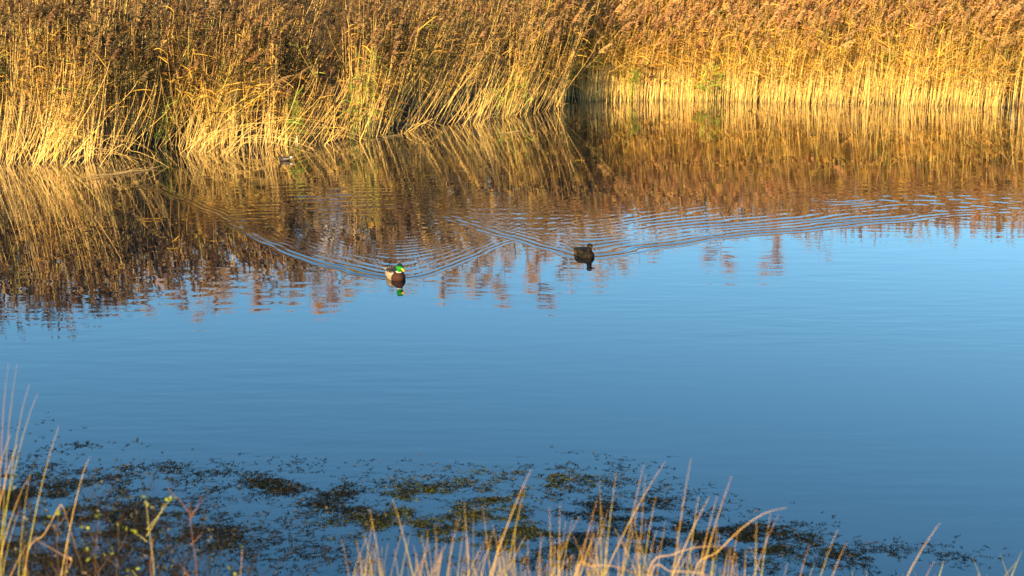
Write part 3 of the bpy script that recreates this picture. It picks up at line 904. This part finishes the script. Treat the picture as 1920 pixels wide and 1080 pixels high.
L = rng.uniform(0.006, 0.020, m) * np.repeat(rng.uniform(0.6, 1.4, n), nl)
q0 = np.stack([xw[idx] + rng.normal(0, 0.009, m), yw[idx] + rng.normal(0, 0.009, m), np.full(m, 0.001)], -1)
Q = np.stack([q0, q0 + d0 * L[:, None] * 0.5, q0 + d0 * L[:, None] + np.array([0, 0, -0.002])], 1)
v, f = ribbons(Q, rng.uniform(0.0012, 0.0028, m)[:, None] * np.array([0.7, 1, 0.3])[None], unit(np.cross(d0, rng.normal(0, 1, (m, 3)))))
cw = np.where((gw[:, None] + rng.normal(0, 0.35, (n, 1))) > 1.05, mixcol((0.040, 0.045, 0.007), n, 0.8), mixcol((0.0045, 0.006, 0.003), n, 0.6))
rr = rng.random(n) < 0.05
cw[rr] = mixcol((0.07, 0.05, 0.02), rr.sum(), 0.3)
# trailing strands that tie the sprigs together
ns = 9000
si = rng.integers(0, n, ns); sa = rng.uniform(0, 2 * PI, ns); sl = rng.uniform(0.03, 0.16, ns)
sp = np.stack([xw[si], yw[si], np.full(ns, 0.0015)], -1)
sdir = np.stack([np.cos(sa), np.sin(sa) * 0.7, np.zeros(ns)], -1); sperp = np.stack([-np.sin(sa), np.cos(sa), np.zeros(ns)], -1)
bw = rng.normal(0, 0.25, (ns, 1))
SQ = np.stack([sp + sdir * (sl * s_)[:, None] + sperp * bw * (sl * math.sin(s_ * PI))[:, None] + np.array([0, 0, 0.006 * math.sin(s_ * 9)]) for s_ in (0, 0.33, 0.66, 1)], 1)
v2, f2 = ribbons(SQ, np.tile(np.array([0.0016, 0.0022, 0.0018, 0.0006]), (ns, 1)), sperp)
f2 = f2 + len(v)
cc = np.concatenate([np.repeat(cw[idx], 6, axis=0), np.repeat(cw[si], 8, axis=0)])
o = build("water_weed", np.concatenate([v, v2]), [f, f2], M_weed, None, cc)
tag(o, "dark green floating pondweed breaking the water surface near the close bank", "pondweed", kind="stuff")

# ------------------------------------------------------------------ foreground rushes
RUSH_DRY = np.array((0.60, 0.36, 0.10)); RUSH_GREEN = np.array((0.30, 0.34, 0.015)); RUSH_RED = np.array((0.50, 0.27, 0.09))
def rush_tuft(name, cx, cy, blades, label, group="rush tufts on the near bank", cat="rushes"):
    """blades: list of (tip_uv, base_uv, depthY, halfwidth, kind, bow)"""
    cz = float(near_bank(np.array(cx), np.array(cy)))
    root = empty(name, (cx, cy, cz))
    parts = {"dry": Acc(), "green": Acc()}
    k = 9; tt = np.linspace(0, 1, k)
    for (tip, bs, Y, hw, kind, bow) in blades:
        pt = at_y(tip[0], tip[1], Y); pb = at_y(bs[0], bs[1], Y + 0.0)
        # carry the blade down to the soil along its own direction
        gz = float(near_bank(np.array(pb[0]), np.array(Y)))
        dirn = unit(pb - pt)
        if dirn[2] < -0.15:
            ext = (pb[2] - gz) / -dirn[2]
            root_p = pb + dirn * min(ext, 1.6)
            root_p[0] = pb[0] + (root_p[0] - pb[0]) * 0.35
            root_p[2] = gz - 0.02
        else:
            root_p = np.array([pb[0], Y, gz])
        # quadratic path through root, base and tip
        P = np.zeros((1, k, 3))
        mid = pb + (pt - pb) * 0.1
        mid = mid + np.array([bow, 0, 0])
        for j, s in enumerate(tt):
            P[0, j] = (1 - s) ** 2 * root_p + 2 * s * (1 - s) * mid + s * s * pt
        w_ = 0.54 * hw * np.clip(1.15 - tt ** 2.2, 0.0, 1) ; w_[-1] = 0.0003
        v_, f_ = tubes(P, w_[None], 5)
        if kind == 'g': c = RUSH_GREEN[None] * (1 - tt[:, None] ** 2) + RUSH_DRY[None] * (tt[:, None] ** 2)
        elif kind == 'r': c = np.repeat(RUSH_RED[None], k, 0)
        else: c = np.array((0.42, 0.36, 0.06))[None] * (1 - tt[:, None]) ** 1.5 + RUSH_DRY[None] * (1 - (1 - tt[:, None]) ** 1.5)
        c = c * rng.uniform(0.75, 1.25)
        v_ = v_ - np.array([cx, cy, cz])
        parts["green" if kind == 'g' else "dry"].add(v_, f_, np.repeat(c, 5, axis=0))
    parts["dry"].build("dry_stems", M_grass, root, True)
    parts["green"].build("green_stems", M_grass, root, True)
    tag(root, label, cat, group)

def fill(u0, u1, vmin, vmax, n_, Y0_, Y1_, lean=60, green_p=0.5, red_p=0.08):
    out_ = []
    for i in range(n_):
        u = rng.uniform(u0, u1); v_ = rng.triangular(vmin - 30, vmax - 20, vmax)
        ln_ = rng.normal(0.12, 0.28)
        b_ = (u - ln_ * (1120 - v_), 1120)
        r_ = rng.random()
        kd = 'g' if r_ < green_p else ('r' if r_ < green_p + red_p else 'd')
        out_.append(((u, v_), b_, rng.uniform(Y0_, Y1_), rng.uniform(0.0013, 0.0026), kd, rng.normal(0, 0.01)))
    return out_

W1 = 0.0026
# hero blades read off the photograph, grouped by tuft
rush_tuft("rush_tuft", -0.55, 4.9, [((693, 955), (725, 1100), 4.9, W1, 'd', 0), ((736, 935), (790, 1100), 4.8, W1, 'g', 0), ((668, 1015), (690, 1110), 4.8, 0.002, 'd', 0),
          ((640, 1010), (665, 1110), 4.9, 0.0016, 'r', 0)] + fill(660, 800, 985, 1090, 42, 4.6, 5.2), "rush tuft left of centre with two straight tips")
rush_tuft("rush_tuft", -0.2, 4.9, [((996, 880), (905, 1040), 4.8, 0.0034, 'd', 0.02), ((985, 910), (940, 1060), 4.9, 0.0026, 'g', 0.01), ((870, 940), (882, 1090), 5.0, 0.0022, 'd', 0),
          ((905, 950), (925, 1090), 5.0, 0.0022, 'd', 0)] + fill(800, 960, 980, 1090, 60, 4.6, 5.2), "bushy rush tuft in the bottom centre with a thick slanting blade")
rush_tuft("rush_tuft", 0.25, 5.0, [((1125, 900), (1130, 1090), 5.0, 0.0026, 'g', 0), ((1156, 885), (1128, 1070), 4.9, 0.0028, 'g', 0), ((1208, 868), (1160, 1060), 4.9, 0.0028, 'd', 0),
          ((1247, 866), (1130, 1010), 5.0, 0.0030, 'd', 0.03), ((1050, 945), (1046, 1090), 5.0, 0.0022, 'd', 0), ((1120, 935), (1070, 1050), 4.9, 0.0022, 'r', 0.03), ((1030, 950), (1035, 1090), 5.0, 0.002, 'd', 0)]
          + fill(960, 1120, 975, 1090, 62, 4.7, 5.3), "rush tuft right of centre with tall upright blades and green bases")
rush_tuft("rush_tuft", 0.75, 5.0, [((1210, 890), (1195, 1080), 5.0, 0.0022, 'd', 0), ((1296, 858), (1262, 1010), 5.0, 0.0026, 'd', 0.01), ((1230, 930), (1200, 1070), 5.0, 0.0022, 'g', 0),
          ((1372, 892), (1300, 1060), 4.9, 0.0030, 'd', 0.02), ((1330, 932), (1255, 1030), 4.9, 0.0028, 'd', 0.03), ((1310, 930), (1285, 1080), 5.0, 0.0022, 'g', 0), ((1345, 930), (1300, 1080), 5.0, 0.002, 'd', 0)]
          + fill(1110, 1300, 965, 1090, 58, 4.7, 5.3), "tallest rush tuft with a thick blade bending to the upper right")
# arching dry blade
def arc_blade(pts, Y, hw, label, name="arching_blade"):
    P = np.array([at_y(u, v, Y) for u, v in pts])
    gz = float(near_bank(np.array(P[0, 0]), np.array(Y)))
    p0 = np.array([P[0, 0] - 0.03, Y, gz - 0.02])
    P = np.vstack([p0, P])
    # resample with Catmull-Rom
    n_ = len(P); res = []
    Q = np.vstack([2 * P[0] - P[1], P, 2 * P[-1] - P[-2]])
    for i in range(1, n_):
        a_, b_, c_, d_ = Q[i - 1], Q[i], Q[i + 1], Q[i + 2]
        for s in np.linspace(0, 1, 6)[:-1]:
            res.append(0.5 * ((2 * b_) + (-a_ + c_) * s + (2 * a_ - 5 * b_ + 4 * c_ - d_) * s * s + (-a_ + 3 * b_ - 3 * c_ + d_) * s ** 3))
    res.append(P[-1]); res = np.array(res)[None]
    tt = np.linspace(0, 1, res.shape[1])
    v_, f_ = tubes(res - p0, (hw * (1.1 - tt ** 3))[None], 5)
    o = build(name, v_, f_, M_grass, None, np.tile(RUSH_DRY, (len(v_), 1)), smooth=True)
    o.location = tuple(p0)
    tag(o, label, "grass blade", "single blades on the near bank")
arc_blade([(1215, 1075), (1262, 1040), (1310, 1026), (1365, 1024)], 4.8, 0.0013, "dry blade arching flat to the right in the bottom centre")
arc_blade([(1300, 1078), (1345, 1035), (1392, 990), (1435, 962), (1478, 951)], 4.9, 0.0013, "long dry blade arching right above the weed")
arc_blade([(1080, 1078), (1110, 1062), (1150, 1062), (1200, 1078)], 4.7, 0.0012, "low dry blade looping at the bottom edge")
arc_blade([(1220, 1079), (1260, 1072), (1310, 1074), (1340, 1085)], 4.7, 0.0012, "lowest dry blade looping at the bottom edge right of centre")
rush_tuft("rush_tuft", 1.25, 5.0, [((1445, 962), (1425, 1075), 5.0, 0.0022, 'g', 0), ((1460, 965), (1405, 1060), 5.0, 0.002, 'r', 0.01), ((1385, 990), (1365, 1090), 5.0, 0.002, 'd', 0), ((1350, 1000), (1335, 1090), 5.0, 0.002, 'g', 0)]
          + fill(1300, 1430, 990, 1095, 30, 4.8, 5.3), "loose rush tuft at the right end of the foreground tufts")
rush_tuft("rush_tuft", 1.6, 5.0, [((1571, 993), (1528, 1085), 5.0, 0.0022, 'g', 0), ((1588, 1017), (1550, 1085), 5.0, 0.0024, 'd', 0), ((1518, 1022), (1492, 1090), 5.0, 0.0018, 'r', 0), ((1477, 1055), (1465, 1095), 5.0, 0.002, 'd', 0)],
          "four separate thin rush tips right of the big tufts")
rush_tuft("rush_tuft", 2.2, 5.0, [((1763, 980), (1682, 1085), 5.0, 0.0026, 'd', 0), ((1752, 1052), (1728, 1085), 5.0, 0.0016, 'r', 0)], "lone slanting dry rush near the bottom right corner")
# left edge
rush_tuft("rush_tuft", -2.0, 5.2, [((16, 682), (-5, 780), 5.2, 0.0019, 'r', 0), ((32, 684), (0, 830), 5.2, 0.0019, 'd', 0), ((55, 720), (8, 850), 5.2, 0.0020, 'g', 0), ((70, 738), (0, 870), 5.1, 0.0021, 'g', 0.02),
          ((33, 833), (-5, 895), 5.2, 0.0026, 'd', 0), ((20, 815), (-10, 860), 5.2, 0.002, 'd', 0)], "tall rush tuft cut by the left edge of the view")
rush_tuft("rush_tuft", -1.8, 5.2, [((110, 800), (40, 960), 5.2, 0.0028, 'g', 0.02), ((168, 857), (130, 925), 5.2, 0.0026, 'd', 0), ((58, 888), (0, 970), 5.2, 0.0026, 'd', 0), ((57, 889), (30, 1000), 5.1, 0.0022, 'g', 0),
          ((60, 1010), (0, 1075), 5.0, 0.0024, 'd', 0), ((35, 960), (-5, 1050), 5.1, 0.0022, 'g', 0)] + fill(-60, 60, 970, 1090, 10, 4.9, 5.4), "rush tuft with a dark pointed green blade at the lower left")
arc_blade([(48, 1060), (84, 1000), (110, 952), (117, 950), (126, 975), (157, 1075)], 5.1, 0.0011, "bent dry blade folded over at the lower left")

# leafy weeds and twigs lower left
def herb(u, v0, vtop, Y, label, leaves, name="leafy_weed", nb=5, col=(0.12, 0.07, 0.04), leafcol=(0.17, 0.20, 0.012), side=40):
    top = at_y(u, vtop, Y); bot = at_y(u - side * 0.3, v0, Y)
    gz = float(near_bank(np.array(bot[0]), np.array(Y)))
    base_ = np.array([bot[0], Y, gz])
    root = empty(name, tuple(base_))
    s_ = Acc(); k = 8; tt = np.linspace(0, 1, k)
    main = np.array([base_ + (top - base_) * t_ + np.array([0.015 * math.sin(t_ * 7 + u), 0.0, 0]) for t_ in tt])[None] - base_
    v_, f_ = tubes(main, (0.0018 * (1.1 - 0.7 * tt))[None], 5); s_.add(v_, f_, col)
    tips = [main[0, -1]]
    for i in range(nb):
        q = rng.uniform(0.55, 0.95); p_ = main[0, 0] + (main[0, -1] - main[0, 0]) * q
        d_ = np.array([rng.choice([-1, 1]) * rng.uniform(0.3, 0.9), rng.normal(0, 0.3), rng.uniform(0.6, 1.2)])
        d_ = unit(d_) * rng.uniform(0.05, 0.15)
        br_ = np.array([p_, p_ + d_ * 0.5 + np.array([0.004, 0, 0]), p_ + d_])[None]
        v_, f_ = tubes(br_, np.array([[0.0013, 0.001, 0.0006]]), 4); s_.add(v_, f_, col)
        tips.append(p_ + d_)
    s_.build("stem", M_twig, root, True)
    if leaves:
        l_ = Acc()
        for i in range(leaves):
            p_ = tips[i % len(tips)] + rng.normal(0, 0.007, 3)
            d_ = unit(rng.normal(0, 1, 3) + np.array([0, 0, 0.3])); sd_ = unit(np.cross(d_, rng.normal(0, 1, 3)))
            L_ = rng.uniform(0.012, 0.024)
            P_ = np.array([p_, p_ + d_ * L_ * 0.35, p_ + d_ * L_ * 0.7, p_ + d_ * L_])[None]
            v_, f_ = ribbons(P_, np.array([[0.001, 0.006, 0.005, 0.0006]]), sd_[None]); l_.add(v_, f_, np.array(leafcol) * rng.uniform(0.6, 1.3))
        l_.build("foliage", M_grass, root)
    tag(root, label, "weed plant", "weeds on the near bank")
herb(280, 1085, 938, 5.0, "yellow stemmed weed topped by bright green leaves at the lower left", 16, nb=4, col=(0.38, 0.33, 0.08))
herb(182, 1085, 970, 5.1, "thin weed with small yellow leaves left of the yellow stemmed weed", 12)
herb(112, 1085, 965, 5.1, "weed with one yellow green leaf pair between the left rushes", 8)
herb(215, 1085, 985, 5.2, "short weed with scattered yellow leaves", 9)
herb(362, 1085, 940, 5.0, "bare reddish forked twig with no leaves", 0, nb=6, col=(0.20, 0.09, 0.06))
herb(288, 1085, 1010, 5.0, "small curled reddish twig beside the bare forked twig", 2, nb=2, col=(0.32, 0.13, 0.09))
herb(447, 1085, 1030, 5.0, "short seed headed weed with one green leaf near the bottom edge", 7, nb=2, col=(0.36, 0.22, 0.13))
herb(120, 1085, 1012, 4.9, "pale brown weed with dry seed head at the bottom left", 4, nb=3, col=(0.36, 0.22, 0.13), leafcol=(0.35, 0.22, 0.12))
# dark twiggy bush
bushc = at_y(130, 1085, 5.9)
gz = float(near_bank(np.array(bushc[0]), np.array(5.9)))
bush = empty("twiggy_bush", (bushc[0], 5.9, gz))
m = 480
st0 = np.stack([rng.normal(-0.05, 0.34, m), rng.normal(0, 0.15, m), np.zeros(m)], -1)
dirs = unit(np.stack([rng.normal(0.05, 0.5, m), rng.normal(0, 0.3, m), rng.uniform(0.7, 1.2, m)], -1))
topz = at_y(130, 965, 5.9)[2] - gz
L = rng.uniform(0.75, 1.3, m) * topz
P = np.stack([st0 + dirs * (L * s)[:, None] + np.array([0.06, 0, 0]) * math.sin(s * 5) * rng.normal(0, 1, (m, 1)) for s in np.linspace(0, 1, 6)], 1)
v, f = tubes(P, 0.0036 * (1.1 - np.linspace(0, 1, 6))[None] * np.ones((m, 1)), 3)
build("twigs", v, f, M_twig, bush, np.tile(np.array((0.018, 0.012, 0.009)), (len(v), 1)))
m2 = 4200
ix = rng.integers(0, m, m2); jx = rng.integers(3, 6, m2)
q0 = P[ix, jx] + rng.normal(0, 0.008, (m2, 3)); d0 = unit(rng.normal(0, 1, (m2, 3))); L = rng.uniform(0.01, 0.024, m2)[:, None]
Q = np.stack([q0, q0 + d0 * L * 0.5, q0 + d0 * L], 1)
v, f = ribbons(Q, np.tile(np.array([0.002, 0.006, 0.001]), (m2, 1)), unit(np.cross(d0, rng.normal(0, 1, (m2, 3)))))
build("leaves", v, f, M_grass, bush, np.repeat(mixcol((0.008, 0.010, 0.005), m2, 0.5), 6, axis=0))
tag(bush, "dark twiggy bush with small leaves in the bottom left corner", "bush")

# turf of the near bank (around and under the camera, mostly below the view)
m = 9000
bx = rng.uniform(-9, 9, m); by = rng.uniform(1.5, 6.0, m); bz = near_bank(bx, by)
# keep what grows there below the line of sight, except low plants
hgt = rng.uniform(0.10, 0.28, m)
az = rng.uniform(0, 2 * PI, m)
tt = np.linspace(0, 1, 4)
P = np.zeros((m, 4, 3))
for j, s in enumerate(tt):
    P[:, j, 0] = bx + np.cos(az) * hgt * 0.5 * s ** 2; P[:, j, 1] = by + np.sin(az) * hgt * 0.5 * s ** 2; P[:, j, 2] = bz - 0.01 + hgt * s
v, f = ribbons(P, np.tile(np.array([0.004, 0.0035, 0.0025, 0.0004]), (m, 1)), np.stack([-np.sin(az), np.cos(az), np.zeros(m)], -1))
o = build("grass", v, f, M_grass, None, np.repeat(mixcol((0.16, 0.15, 0.04), m, 0.4), 8, axis=0))
tag(o, "short tawny grass covering the near bank", "grass", kind="stuff")
